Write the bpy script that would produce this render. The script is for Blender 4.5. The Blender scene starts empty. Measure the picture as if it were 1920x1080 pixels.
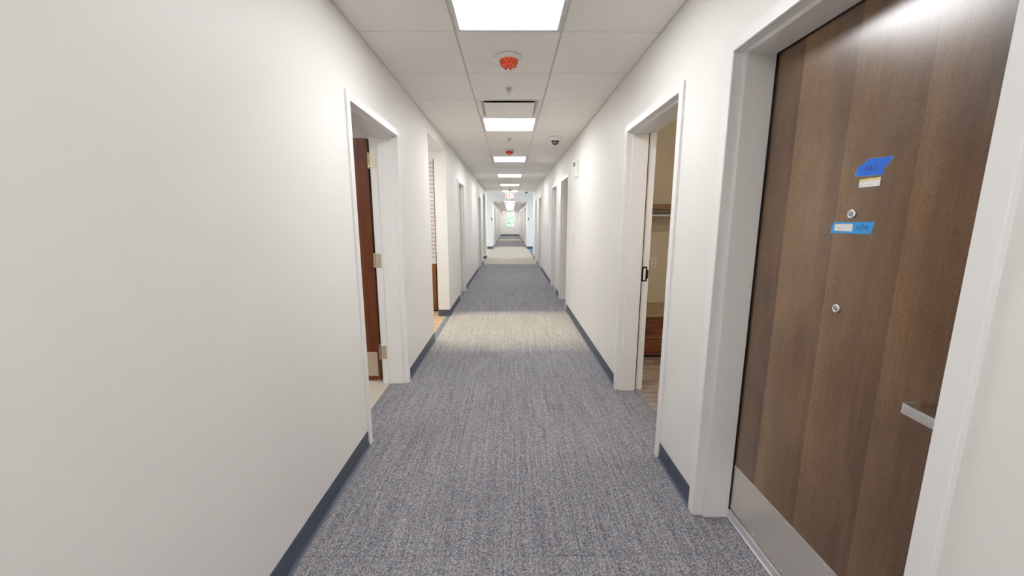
import bpy, bmesh, math, random
from mathutils import Vector, Matrix
random.seed(7)
PI = math.pi
sc = bpy.context.scene
C = sc.collection

# ------------------------------------------------------------------ camera
CAM = (0.0079, 0.0, 1.373)
yaw, pitch, roll, fpx = 0.0046, 0.1723, -0.0004, 726.6
F = Vector((math.sin(yaw)*math.cos(pitch), math.cos(yaw)*math.cos(pitch), -math.sin(pitch)))
R0 = Vector((math.cos(yaw), -math.sin(yaw), 0)); U0 = R0.cross(F)
Rr = R0*math.cos(roll) + U0*math.sin(roll); Uu = U0*math.cos(roll) - R0*math.sin(roll)
cd = bpy.data.cameras.new('camera'); cam = bpy.data.objects.new('camera', cd); C.objects.link(cam)
m = Matrix((Rr, Uu, -F)).transposed().to_4x4(); m.translation = CAM
cam.matrix_world = m
cd.sensor_fit = 'HORIZONTAL'; cd.sensor_width = 36.0; cd.lens = 36.0*fpx/1920.0
cd.clip_start = 0.02; cd.clip_end = 300
sc.camera = cam

# ------------------------------------------------------------------ world, exposure
w = bpy.data.worlds.new('sky'); sc.world = w; w.use_nodes = True
nt = w.node_tree; nt.nodes.clear()
wo = nt.nodes.new('ShaderNodeOutputWorld'); bg = nt.nodes.new('ShaderNodeBackground')
sky = nt.nodes.new('ShaderNodeTexSky'); sky.sky_type = 'NISHITA'; sky.sun_disc = False
sky.sun_elevation = math.radians(48); sky.sun_rotation = math.radians(140)
wm = nt.nodes.new('ShaderNodeMix'); wm.data_type = 'RGBA'; wm.inputs[0].default_value = 0.85     # thin bright overcast
nt.links.new(sky.outputs[0], wm.inputs[6]); wm.inputs[7].default_value = (3.9, 4.0, 4.0, 1)
nt.links.new(wm.outputs[2], bg.inputs[0]); bg.inputs[1].default_value = 0.58
nt.links.new(bg.outputs[0], wo.inputs[0])
sc.view_settings.view_transform = 'Standard'; sc.view_settings.look = 'None'
sc.view_settings.exposure = 0.75; sc.view_settings.gamma = 1.0
sc.view_settings.use_curve_mapping = False
PANEL = 11.5          # radiance of the ceiling light panels

# ------------------------------------------------------------------ materials
def lin(c):
    c = c/255.0
    return c/12.92 if c <= 0.04045 else ((c+0.055)/1.055)**2.4
def rgb(r, g, b): return (lin(r), lin(g), lin(b), 1.0)
class NT:
    def __init__(s, name):
        s.m = bpy.data.materials.new(name); s.m.use_nodes = True; s.t = s.m.node_tree
        s.b = s.t.nodes['Principled BSDF']
    def n(s, typ, **kw):
        x = s.t.nodes.new(typ)
        for k, v in kw.items():
            if k.startswith('i_'):
                key = k[2:]; key = int(key) if key.isdigit() else key.replace('_', ' ')
                x.inputs[key].default_value = v
            else: setattr(x, k, v)
        return x
    def l(s, a, b): s.t.links.new(a, b)
    def pos(s, scale=(1, 1, 1), rot=(0, 0, 0)):
        g = s.n('ShaderNodeNewGeometry'); mp = s.n('ShaderNodeMapping')
        mp.inputs['Scale'].default_value = scale; mp.inputs['Rotation'].default_value = rot
        s.l(g.outputs['Position'], mp.inputs['Vector']); return mp.outputs[0]
    def noise(s, vec, scale, detail=3, rough=0.5):
        x = s.n('ShaderNodeTexNoise'); x.inputs['Scale'].default_value = scale
        x.inputs['Detail'].default_value = detail; x.inputs['Roughness'].default_value = rough
        s.l(vec, x.inputs['Vector']); return x.outputs['Fac']
    def ramp(s, fac, stops, interp='LINEAR'):
        x = s.n('ShaderNodeValToRGB'); cr = x.color_ramp; cr.interpolation = interp
        while len(cr.elements) < len(stops): cr.elements.new(0.5)
        for e, (p, c) in zip(cr.elements, stops): e.position = p; e.color = c
        s.l(fac, x.inputs[0]); return x.outputs[0]
    def mix(s, fac, a, b, mode='MIX'):
        x = s.n('ShaderNodeMix', data_type='RGBA', blend_type=mode)
        for val, idx in ((fac, 0), (a, 6), (b, 7)):
            if isinstance(val, (int, float)): x.inputs[idx].default_value = val
            elif isinstance(val, tuple): x.inputs[idx].default_value = val
            else: s.l(val, x.inputs[idx])
        return x.outputs[2]
    def math(s, op, a, b=0.0, c=None):
        x = s.n('ShaderNodeMath', operation=op)
        for i, v in enumerate((a, b) if c is None else (a, b, c)):
            if isinstance(v, (int, float)): x.inputs[i].default_value = v
            else: s.l(v, x.inputs[i])
        return x.outputs[0]
    def bump(s, h, strength, dist):
        x = s.n('ShaderNodeBump'); x.inputs['Strength'].default_value = strength
        x.inputs['Distance'].default_value = dist
        s.l(h, x.inputs['Height']); s.l(x.outputs[0], s.b.inputs['Normal'])
def plain(name, col, rough=0.5, metal=0.0, var=0.03, scale=30, bump=0.0, spec=0.5):
    k = NT(name)
    f = k.noise(k.pos(), scale, 3)
    a = tuple(min(1, c*(1-var)) for c in col[:3])+(1,); b = tuple(min(1, c*(1+var)) for c in col[:3])+(1,)
    k.l(k.ramp(f, [(0.3, a), (0.7, b)]), k.b.inputs['Base Color'])
    k.b.inputs['Roughness'].default_value = rough; k.b.inputs['Metallic'].default_value = metal
    k.b.inputs['Specular IOR Level'].default_value = spec
    if bump: k.bump(k.noise(k.pos(), scale*8, 2), bump, 0.001)
    return k.m
M = {}
M['wall'] = plain('wall_paint', rgb(238, 235, 230), 0.5, var=0.008, scale=3, bump=0.12)
M['closet_wall'] = plain('closet_wall_paint', rgb(226, 216, 196), 0.6, var=0.01, scale=3)
M['daylit_wall'] = plain('daylight_tinted_wall_paint', rgb(238, 237, 240), 0.6, var=0.01, scale=3)  # lobby walls: cool tint of the window daylight put into the colour
M['frame'] = plain('semi_gloss_frame_paint', rgb(241, 238.5, 236), 0.32, var=0.006, scale=5)
M['tile'] = plain('ceiling_tile_board', rgb(247, 244, 239), 0.9, var=0.02, scale=120, bump=0.35, spec=0.2)
M['tee'] = plain('ceiling_grid_metal', rgb(226, 224, 220), 0.45, var=0.01)
M['gap'] = plain('dark_ceiling_joint', rgb(104, 100, 94), 0.9, var=0.05)
M['white'] = plain('white_plastic', rgb(236, 236, 232), 0.35, var=0.01)
M['vent'] = plain('air_vent_paint', rgb(244, 241, 237), 0.8, var=0.005, spec=0.2)
M['device'] = plain('off_white_device_plastic', rgb(238, 237, 233), 0.4, var=0.01)
M['base'] = plain('slate_rubber_base', rgb(76, 83, 99), 0.42, var=0.05, scale=8)
M['black'] = plain('black_plastic', rgb(24, 22, 24), 0.5, var=0.05)
M['dark'] = plain('dark_void', rgb(14, 12, 16), 0.9)
M['chrome'] = plain('polished_chrome', rgb(240, 239, 236), 0.2, 0.85, var=0.02)
M['nickel'] = plain('satin_nickel', rgb(206, 196, 176), 0.36, 1.0, var=0.05, scale=60)
M['bronze'] = plain('dark_bronze', rgb(52, 44, 40), 0.4, 0.8, var=0.1)
M['alu'] = plain('anodised_aluminium', rgb(238, 238, 241), 0.35, 0.6, var=0.02)
M['kick'] = plain('brushed_kick_plate', rgb(226, 219, 212), 0.38, 0.65, var=0.02, scale=10)
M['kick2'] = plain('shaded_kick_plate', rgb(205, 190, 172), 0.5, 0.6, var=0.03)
M['orange'] = plain('orange_dust_cap', rgb(238, 88, 52), 0.38, var=0.08, scale=40)
M['orange_dark'] = plain('dark_orange_slot', rgb(120, 22, 10), 0.6)
M['red'] = plain('red_letters', rgb(235, 60, 60), 0.5)
M['pinkred'] = plain('faint_red_print', rgb(222, 150, 140), 0.6)
M['ink'] = plain('purple_ink', rgb(58, 34, 110), 0.7)
M['ink_red'] = plain('red_brown_ink', rgb(96, 40, 100), 0.7)
M['tape_blue'] = plain('blue_painter_tape', rgb(38, 112, 226), 0.65, var=0.05, scale=60)
M['tape_cyan'] = plain('light_blue_painter_tape', rgb(62, 158, 226), 0.65, var=0.04, scale=60)
M['tape_edge'] = plain('pale_torn_tape_edge', rgb(120, 165, 232), 0.8)
M['paper'] = plain('white_label_paper', rgb(240, 238, 238), 0.6, var=0.01)
M['yellow'] = plain('yellow_label_band', rgb(238, 214, 92), 0.6)
M['grey_print'] = plain('grey_print', rgb(176, 172, 172), 0.7)
M['threshold'] = plain('grey_vinyl_threshold', rgb(128, 134, 142), 0.5, var=0.03)
M['wfloor'] = plain('cream_vinyl_floor', rgb(214, 203, 188), 0.5, var=0.05, scale=6)
M['alcove_panel'] = plain('warm_white_panel', rgb(232, 226, 221), 0.5)
M['alcove_square'] = plain('pinkish_grey_square', rgb(196, 182, 178), 0.6)
M['grass'] = plain('grass', rgb(132, 150, 126), 0.9, var=0.3, scale=4)
M['leaf'] = plain('leaves', rgb(164, 186, 166), 0.8, var=0.12, scale=6)
M['bark'] = plain('bark', rgb(96, 80, 64), 0.9, var=0.2, scale=10)
def emis(name, col, s):
    k = NT(name); k.b.inputs['Base Color'].default_value = col
    k.b.inputs['Emission Color'].default_value = col; k.b.inputs['Emission Strength'].default_value = s
    f = k.noise(k.pos(), 2, 1)
    k.l(k.ramp(f, [(0.0, tuple(c*0.98 for c in col[:3])+(1,)), (1.0, col)]), k.b.inputs['Emission Color'])
    return k.m
M['panel'] = emis('lit_diffuser', (0.97, 0.985, 1.0, 1), PANEL)
M['exit_face'] = emis('lit_exit_sign_face', (1.0, 0.96, 0.96, 1), 0.6)
M['exit_red'] = emis('lit_exit_letters', (0.95, 0.16, 0.13, 1), 0.6)
g = NT('clear_plastic'); g.b.inputs['Base Color'].default_value = (0.9, 0.9, 0.9, 1)
g.b.inputs['Transmission Weight'].default_value = 0.85; g.b.inputs['Roughness'].default_value = 0.1; M['clear'] = g.m
g = NT('window_glass'); g.b.inputs['Base Color'].default_value = (0.96, 1, 0.99, 1)
g.b.inputs['Transmission Weight'].default_value = 1.0; g.b.inputs['Roughness'].default_value = 0.0
g.b.inputs['IOR'].default_value = 1.02; M['glass'] = g.m
g = NT('smoked_dome'); g.b.inputs['Base Color'].default_value = (0.05, 0.05, 0.055, 1)
g.b.inputs['Roughness'].default_value = 0.08; g.b.inputs['Coat Weight'].default_value = 0.6; M['dome'] = g.m

M['lens'] = plain('grey_lens', rgb(150, 158, 158), 0.08, 0.2)
def wood(name, c1, c2, c3, strip, axis='Y', rough=0.35, grain=1.0, off=0.0, coat=0.0, contrast=0.35):
    """vertical-grain veneer: strips across `axis`, grain along Z"""
    k = NT(name)
    g = k.n('ShaderNodeNewGeometry'); sx = k.n('ShaderNodeSeparateXYZ'); k.l(g.outputs['Position'], sx.inputs[0])
    a = sx.outputs[axis]
    wob = k.noise(k.pos((0.6, 0.6, 0.6)), 1.3, 1)
    q = k.math('DIVIDE', k.math('ADD', a, off), strip)
    cell = k.math('FLOOR', q)
    wn = k.n('ShaderNodeTexWhiteNoise', noise_dimensions='1D'); k.l(cell, wn.inputs['W'])
    fr = k.math('FRACT', q)
    # streaky grain
    sc3 = (60*grain, 60*grain, 1.6*grain)
    gr = k.noise(k.pos(sc3), 1.0, 5, 0.65)
    fine = k.noise(k.pos((420, 420, 14)), 1.0, 2, 0.6)
    cloud = k.noise(k.pos((9, 9, 2.6)), 1.0, 3, 0.6)
    tone = k.math('MULTIPLY_ADD', wn.outputs['Value'], 0.16, -0.12)
    tone = k.math('ADD', tone, k.math('MULTIPLY', fr, 0.30))
    tone = k.math('ADD', tone, k.math('MULTIPLY', gr, contrast))
    tone = k.math('ADD', tone, k.math('MULTIPLY', fine, 0.16))
    tone = k.math('ADD', tone, k.math('MULTIPLY', cloud, 0.62))
    col = k.ramp(tone, [(0.22, c1), (0.52, c2), (0.85, c3)])
    pore = k.noise(k.pos((230, 230, 120)), 1.0, 2, 0.7)
    pm = k.ramp(pore, [(0.52, (0, 0, 0, 1)), (0.68, (1, 1, 1, 1))])
    col = k.mix(k.math('MULTIPLY', pm, 0.45), col, c1)
    k.l(col, k.b.inputs['Base Color'])
    k.b.inputs['Roughness'].default_value = rough
    k.b.inputs['Coat Weight'].default_value = coat; k.b.inputs['Coat Roughness'].default_value = 0.22
    k.bump(k.math('ADD', fine, pore), 0.10, 0.0006)
    return k.m
M['door'] = wood('walnut_door_veneer', rgb(70, 49, 36), rgb(108, 79, 54), rgb(140, 108, 76), 0.225, 'Y', rough=0.27, off=0.11, coat=0.9, contrast=0.22)
M['door_far'] = wood('red_brown_door_veneer', rgb(66, 22, 5), rgb(100, 42, 10), rgb(122, 58, 20), 0.15, 'X', rough=0.4)
M['door_edge'] = wood('golden_door_edge', rgb(78, 48, 14), rgb(116, 80, 34), rgb(140, 100, 52), 0.15, 'Y', rough=0.4)
def plankmat(name, c1, c2, c3, sc3=(2.2, 22, 22)):
    k = NT(name)
    oi = k.n('ShaderNodeObjectInfo')
    g = k.pos(sc3)
    ad = k.n('ShaderNodeVectorMath', operation='ADD'); k.l(g, ad.inputs[0])
    cmb = k.n('ShaderNodeCombineXYZ'); k.l(k.math('MULTIPLY', oi.outputs['Random'], 37.0), cmb.inputs[0]); k.l(cmb.outputs[0], ad.inputs[1])
    f = k.noise(ad.outputs[0], 1.0, 5, 0.62)
    f = k.math('ADD', f, k.math('MULTIPLY_ADD', oi.outputs['Random'], 0.14, -0.07))
    k.l(k.ramp(f, [(0.3, c1), (0.5, c2), (0.7, c3)]), k.b.inputs['Base Color'])
    k.b.inputs['Roughness'].default_value = 0.45
    return k.m
M['plank_grey'] = plankmat('grey_brown_plank', rgb(120, 106, 98), rgb(176, 160, 148), rgb(206, 192, 176))
M['plank_tan'] = plankmat('tan_plank', rgb(196, 160, 120), rgb(222, 190, 152), rgb(234, 208, 176))
M['drawer'] = plankmat('reddish_brown_laminate', rgb(84, 46, 28), rgb(118, 70, 46), rgb(142, 90, 62), (3, 3, 42))
M['shelf'] = plankmat('brown_laminate', rgb(124, 94, 62), rgb(142, 112, 78), rgb(156, 126, 92), (3, 3, 60))
M['laminate_top'] = plankmat('tan_laminate_top', rgb(150, 126, 98), rgb(170, 146, 118), rgb(184, 160, 132), (3, 12, 12))
M['cab'] = plankmat('orange_brown_cabinet', rgb(96, 50, 8), rgb(124, 70, 20), rgb(142, 86, 32), (12, 12, 2))

# carpet: printed bands along the corridor, loops and streaks
def carpet(name, banded=True, solid=None):
    k = NT(name)
    g = k.n('ShaderNodeNewGeometry'); sx = k.n('ShaderNodeSeparateXYZ'); k.l(g.outputs['Position'], sx.inputs[0])
    X, Y = sx.outputs['X'], sx.outputs['Y']
    oi = k.n('ShaderNodeObjectInfo')
    if banded:
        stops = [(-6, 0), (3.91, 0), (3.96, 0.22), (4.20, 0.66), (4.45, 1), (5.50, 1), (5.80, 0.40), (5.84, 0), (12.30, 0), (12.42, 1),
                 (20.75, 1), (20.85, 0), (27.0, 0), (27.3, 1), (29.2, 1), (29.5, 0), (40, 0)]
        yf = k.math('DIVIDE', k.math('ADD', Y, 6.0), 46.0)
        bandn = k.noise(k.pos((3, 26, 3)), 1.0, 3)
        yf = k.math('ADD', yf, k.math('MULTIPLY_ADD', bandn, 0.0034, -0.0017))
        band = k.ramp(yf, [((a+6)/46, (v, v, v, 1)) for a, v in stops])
    loops = k.n('ShaderNodeTexVoronoi', feature='F1'); loops.inputs['Scale'].default_value = 1.0
    k.l(k.pos((235, 175, 100)), loops.inputs['Vector'])
    cell = loops.outputs['Color']; dist = loops.outputs['Distance']
    hsv = k.n('ShaderNodeSeparateColor'); k.l(cell, hsv.inputs[0])
    r1 = hsv.outputs[0]; r2 = hsv.outputs[1]
    streak = k.noise(k.pos((75, 1.6, 10)), 1.0, 3, 0.6)
    streak2 = k.noise(k.pos((150, 5.0, 10)), 1.0, 2, 0.6)
    blot = k.noise(k.pos((6, 1.2, 6)), 1.0, 2)
    f = k.math('ADD', k.math('MULTIPLY', r1, 0.48), k.math('MULTIPLY', streak, 0.66))
    f = k.math('ADD', f, k.math('MULTIPLY', streak2, 0.26))
    f = k.math('ADD', f, k.math('MULTIPLY', blot, 0.14))
    f = k.math('ADD', f, k.math('MULTIPLY_ADD', oi.outputs['Random'], 0.04, -0.02))
    f = k.math('SUBTRACT', f, 0.24)
    gray = k.ramp(f, [(0.22, rgb(84, 87, 98)), (0.42, rgb(142, 142, 150)), (0.58, rgb(174, 172, 176)), (0.80, rgb(218, 213, 210))])
    tint = k.ramp(r2, [(0.0, rgb(86, 122, 158)), (0.25, rgb(150, 150, 156)), (0.65, rgb(150, 150, 150)), (0.85, rgb(176, 146, 138)), (1.0, rgb(196, 172, 150))])
    gray = k.mix(1.0, k.mix(0.42, gray, tint), (1.00, 1.015, 1.045, 1), 'MULTIPLY')
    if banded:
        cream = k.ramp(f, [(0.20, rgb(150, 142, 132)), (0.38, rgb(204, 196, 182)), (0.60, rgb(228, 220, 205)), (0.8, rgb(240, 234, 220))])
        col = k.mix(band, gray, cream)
    elif solid: 
        col = k.mix(0.8, gray, solid)
    else: col = gray
    edge = k.ramp(dist, [(0.32, (1, 1, 1, 1)), (0.72, (0.50, 0.50, 0.50, 1))])
    col = k.mix(1.0, col, edge, 'MULTIPLY')
    k.l(col, k.b.inputs['Base Color'])
    k.b.inputs['Roughness'].default_value = 0.95; k.b.inputs['Specular IOR Level'].default_value = 0.15
    k.bump(k.math('SUBTRACT', 1.0, dist), 0.5, 0.003)
    return k.m
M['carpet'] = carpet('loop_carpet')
M['blue_carpet'] = carpet('blue_carpet_material', False, rgb(112, 158, 186))

# ------------------------------------------------------------------ mesh helpers
def bm_box(bm, x0, x1, y0, y1, z0, z1, bev=0.0):
    b = bm if not bev else bmesh.new()
    vs = [b.verts.new((x, y, z)) for x in (x0, x1) for y in (y0, y1) for z in (z0, z1)]
    for f in ((0, 1, 3, 2), (4, 6, 7, 5), (0, 4, 5, 1), (2, 3, 7, 6), (0, 2, 6, 4), (1, 5, 7, 3)):
        b.faces.new([vs[i] for i in f])
    if bev:
        bmesh.ops.bevel(b, geom=b.edges[:], offset=bev, segments=2, affect='EDGES', profile=0.6)
        merge(bm, b)
    return bm
def merge(bm, b, mat=None):
    if mat is not None: bmesh.ops.transform(b, matrix=mat, verts=b.verts)
    vm = {v: bm.verts.new(v.co) for v in b.verts}
    for f in b.faces:
        nf = bm.faces.new([vm[v] for v in f.verts]); nf.smooth = f.smooth
    b.free()
def bm_lathe(bm, prof, n=32, mat=None, smooth=True):
    """prof = [(r, z)...] revolved round Z"""
    b = bmesh.new(); rings = []
    for r, z in prof:
        if r < 1e-6: rings.append([b.verts.new((0, 0, z))])
        else: rings.append([b.verts.new((r*math.cos(2*PI*i/n), r*math.sin(2*PI*i/n), z)) for i in range(n)])
    for a, c in zip(rings[:-1], rings[1:]):
        for i in range(n):
            j = (i+1) % n
            if len(a) == 1 and len(c) == 1: continue
            if len(a) == 1: f = b.faces.new((a[0], c[i], c[j]))
            elif len(c) == 1: f = b.faces.new((a[i], a[j], c[0]))
            else: f = b.faces.new((a[i], a[j], c[j], c[i]))
            f.smooth = smooth
    if len(rings[0]) > 1: b.faces.new(rings[0][::-1])
    if len(rings[-1]) > 1: b.faces.new(rings[-1])
    bmesh.ops.recalc_face_normals(b, faces=b.faces)
    merge(bm, b, mat); return bm
def bm_tube(bm, pts, r, n=12):
    b = bmesh.new(); pts = [Vector(p) for p in pts]; rings = []
    for i, p in enumerate(pts):
        d = (pts[min(i+1, len(pts)-1)]-pts[max(i-1, 0)]).normalized()
        a = d.orthogonal().normalized() if i == 0 else (a - d*a.dot(d)).normalized()
        c = d.cross(a)
        rings.append([b.verts.new(p+a*r*math.cos(2*PI*k/n)+c*r*math.sin(2*PI*k/n)) for k in range(n)])
    for q, s in zip(rings[:-1], rings[1:]):
        for k in range(n):
            f = b.faces.new((q[k], q[(k+1) % n], s[(k+1) % n], s[k])); f.smooth = True
    b.faces.new(rings[0][::-1]); b.faces.new(rings[-1])
    bmesh.ops.recalc_face_normals(b, faces=b.faces)
    merge(bm, b); return bm
def bm_prism(bm, poly, to3, thick):
    """poly in (u,v); to3(u,v,w) -> point; w from 0 to thick"""
    b = bmesh.new()
    lo = [b.verts.new(to3(u, v, 0)) for u, v in poly]; hi = [b.verts.new(to3(u, v, thick)) for u, v in poly]
    n = len(poly); b.faces.new(lo); b.faces.new(hi[::-1])
    for i in range(n): b.faces.new((lo[i], hi[i], hi[(i+1) % n], lo[(i+1) % n]))
    bmesh.ops.recalc_face_normals(b, faces=b.faces)
    merge(bm, b); return bm
def strokes(bm, lines, wdt, to3, thick):
    """pen strokes: each line a list of (u,v) points; flat ribbons"""
    for ln in lines:
        for (u0, v0), (u1, v1) in zip(ln[:-1], ln[1:]):
            dx, dy = u1-u0, v1-v0; L = math.hypot(dx, dy) or 1e-6
            nx, ny = -dy/L*wdt/2, dx/L*wdt/2; ex, ey = dx/L*wdt*0.3, dy/L*wdt*0.3
            bm_prism(bm, [(u0-ex+nx, v0-ey+ny), (u0-ex-nx, v0-ey-ny), (u1+ex-nx, v1+ey-ny), (u1+ex+nx, v1+ey+ny)], to3, thick)
def obj(name, bm, mat, parent=None, kind=None, loc=None):
    me = bpy.data.meshes.new(name); bmesh.ops.recalc_face_normals(bm, faces=bm.faces); bm.to_mesh(me); bm.free()
    o = bpy.data.objects.new(name, me); C.objects.link(o)
    if mat is not None: me.materials.append(M[mat] if isinstance(mat, str) else mat)
    if parent is not None: o.parent = parent
    if kind: o['kind'] = kind
    if loc: o.location = loc
    return o
def box(name, x0, x1, y0, y1, z0, z1, mat, parent=None, bev=0.0, kind=None):
    """box object; coordinates relative to the parent's origin"""
    return obj(name, bm_box(bmesh.new(), min(x0, x1), max(x0, x1), min(y0, y1), max(y0, y1), min(z0, z1), max(z0, z1), bev), mat, parent, kind)
def empty(name, loc=(0, 0, 0)):
    o = bpy.data.objects.new(name, None); C.objects.link(o); o.location = loc; o.empty_display_size = 0.05; return o
def tag(o, label, cat, group=None, kind=None):
    o['label'] = label; o['category'] = cat
    if group: o['group'] = group
    if kind: o['kind'] = kind
    return o
def copy_tree(o, parent=None):
    c = o.copy(); C.objects.link(c); c.parent = parent
    for ch in o.children: copy_tree(ch, c)
    return c

# ------------------------------------------------------------------ dimensions
XL, XR, H = -0.873, 0.882, 2.440
FL, FR = -0.860, 0.868          # faces of the steel door frames
WB = 0.165                      # wall thickness
YB, YE = -4.2, 15.03            # near corridor
TP, TY0 = 0.6292, 2.4448        # ceiling grid pitch along the corridor
YF, YW = 19.2, 36.0             # far corridor
HF, HL = 2.305, 2.62            # far corridor and lobby ceiling heights

def wall_mesh(x_in, side, y0, y1, h, openings):
    bm = bmesh.new(); xa, xb = x_in, x_in+side*WB
    y = y0
    for a, b, z in sorted(openings):
        bm_box(bm, min(xa, xb), max(xa, xb), y, a, 0, h)
        bm_box(bm, min(xa, xb), max(xa, xb), a, b, z, h)
        y = b
    bm_box(bm, min(xa, xb), max(xa, xb), y, y1, 0, h)
    return bm
ZT = 2.015                      # door frame arris height
DL = [(2.252, 3.145), (6.740, 7.525), (10.84, 11.72)]
DR = [(0.726, 1.620), (2.112, 3.000), (5.930, 6.740), (7.400, 8.170), (11.09, 11.82), (12.85, 13.52)]
OL = [(4.345, 5.515, 2.303), (12.80, 14.12, 2.235)]
Hh = H+0.16
opl = [(a-0.02, b+0.02, ZT+0.02) for a, b in DL]+OL
opr = [(a-0.02, b+0.02, ZT+0.02) for a, b in DR]
WL = tag(obj('wall_left', wall_mesh(XL, -1, YB, 14.88, Hh, opl), 'wall'), 'long white corridor wall on the left with door openings', 'wall', kind='structure')
WR = tag(obj('wall_right', wall_mesh(XR, 1, YB, 15.0, Hh, opr), 'wall'), 'long white corridor wall on the right with door openings', 'wall', kind='structure')
tag(box('wall_back', XL-0.2, XR+0.2, YB-0.15, YB, 0, Hh, 'wall'), 'white wall closing the corridor behind the viewer', 'wall', kind='structure')

# lobby between the two corridors
LX = 3.4
bm = bmesh.new()
bm_box(bm, -LX, XL-WB, 14.73, 14.88, 0, HL+0.1); bm_box(bm, XR+WB, LX, 14.85, 15.0, 0, HL+0.1)
bm_box(bm, -LX, LX, 14.98, 15.10, H+0.02, HL+0.1)
tag(obj('wall_lobby_near', bm, 'daylit_wall'), 'lobby side of the wall ending the near corridor', 'wall', kind='structure')
bm = bmesh.new(); FX = 0.845
bm_box(bm, -LX, -FX, YF, YF+0.15, 0, HL+0.1); bm_box(bm, FX, LX, YF, YF+0.15, 0, HL+0.1); bm_box(bm, -FX, FX, YF, YF+0.15, HF, HL+0.1)
tag(obj('wall_lobby_far', bm, 'daylit_wall'), 'white lobby wall tinted with cool daylight, with header around the far corridor mouth', 'wall', kind='structure')
def wall_win_x(name, x0, x1, y0, y1, h, wy0, wy1, wz0, wz1, mat, label):
    b = bmesh.new()
    bm_box(b, x0, x1, y0, wy0, 0, h); bm_box(b, x0, x1, wy1, y1, 0, h)
    bm_box(b, x0, x1, wy0, wy1, 0, wz0); bm_box(b, x0, x1, wy0, wy1, wz1, h)
    return tag(obj(name, b, mat), label, 'wall', kind='structure')
wall_win_x('wall_lobby_left', -LX-0.15, -LX, 14.7, 19.4, HL+0.1, 15.6, 18.6, 0.7, 2.3, 'daylit_wall', 'lobby wall on the left side, out of view')
wall_win_x('wall_lobby_right', LX, LX+0.15, 14.7, 19.4, HL+0.1, 15.6, 18.6, 0.7, 2.3, 'daylit_wall', 'lobby wall on the right side, out of view')
tag(box('ceiling_lobby', -LX-0.15, LX+0.15, 14.98, YF+0.15, HL, HL+0.12, 'tile'), 'raised ceiling of the cross lobby', 'ceiling', kind='structure')
# far corridor
def far_wall(x_in, side):
    return wall_mesh(x_in, side, YF+0.15, YW, HF+0.15, [(a-0.02, b+0.02, ZT+0.02) for a, b in FD])
FD = [(21.9, 22.8), (26.7, 27.6), (31.6, 32.5)]
tag(obj('wall_far_left', far_wall(-FX, -1), 'wall'), 'left wall of the far corridor beyond the lobby', 'wall', kind='structure')
tag(obj('wall_far_right', far_wall(FX, 1), 'wall'), 'right wall of the far corridor beyond the lobby', 'wall', kind='structure')
wx0, wx1, wz0, wz1 = -0.36, 0.385, 0.83, 2.20
bm = bmesh.new()
bm_box(bm, -1.1, wx0, YW, YW+0.2, 0, HF+0.2); bm_box(bm, wx1, 1.1, YW, YW+0.2, 0, HF+0.2)
bm_box(bm, wx0, wx1, YW, YW+0.2, 0, wz0); bm_box(bm, wx0, wx1, YW, YW+0.2, wz1, HF+0.2)
tag(obj('wall_end', bm, 'wall'), 'end wall of the corridor around the window', 'wall', kind='structure')
win = tag(empty('window_1', (0, YW+0.08, 0)), 'bright double hung window at the far end of the corridor', 'window', kind='structure')
bm = bmesh.new(); t = 0.035
bm_box(bm, wx0, wx1, -0.03, 0.03, wz0, wz0+t); bm_box(bm, wx0, wx1, -0.03, 0.03, wz1-t, wz1)
bm_box(bm, wx0, wx0+t, -0.03, 0.03, wz0+t, wz1-t); bm_box(bm, wx1-t, wx1, -0.03, 0.03, wz0+t, wz1-t)
obj('window_frame', bm, 'white', win)
box('meeting_rail', wx0+t, wx1-t, -0.025, 0.025, 1.525, 1.575, 'white', win)
box('pane', wx0+t, wx1-t, -0.004, 0.004, wz0+t, 1.525, 'glass', win)
box('pane', wx0+t, wx1-t, -0.004, 0.004, 1.575, wz1-t, 'glass', win)
box('window_sill', wx0-0.05, wx1+0.05, -0.12, -0.03, wz0-0.03, wz0, 'white', win, bev=0.004)

def side_window(n, x, label):
    e = tag(empty(n, (x, 17.1, 0)), label, 'window', kind='structure')
    b = bmesh.new()
    bm_box(b, -0.03, 0.03, -1.5, 1.5, 0.7, 0.75); bm_box(b, -0.03, 0.03, -1.5, 1.5, 2.25, 2.3)
    for yy in (-1.5, -0.025, 1.45): bm_box(b, -0.03, 0.03, yy, yy+0.05, 0.75, 2.25)
    obj('window_frame', b, 'white', e)
    box('pane', -0.004, 0.004, -1.45, -0.025, 0.75, 2.25, 'glass', e)
    box('pane', -0.004, 0.004, 0.025, 1.45, 0.75, 2.25, 'glass', e)
side_window('window_2', -LX-0.07, 'wide window in the left end of the lobby, out of view')
side_window('window_3', LX+0.07, 'wide window in the right end of the lobby, out of view')

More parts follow.
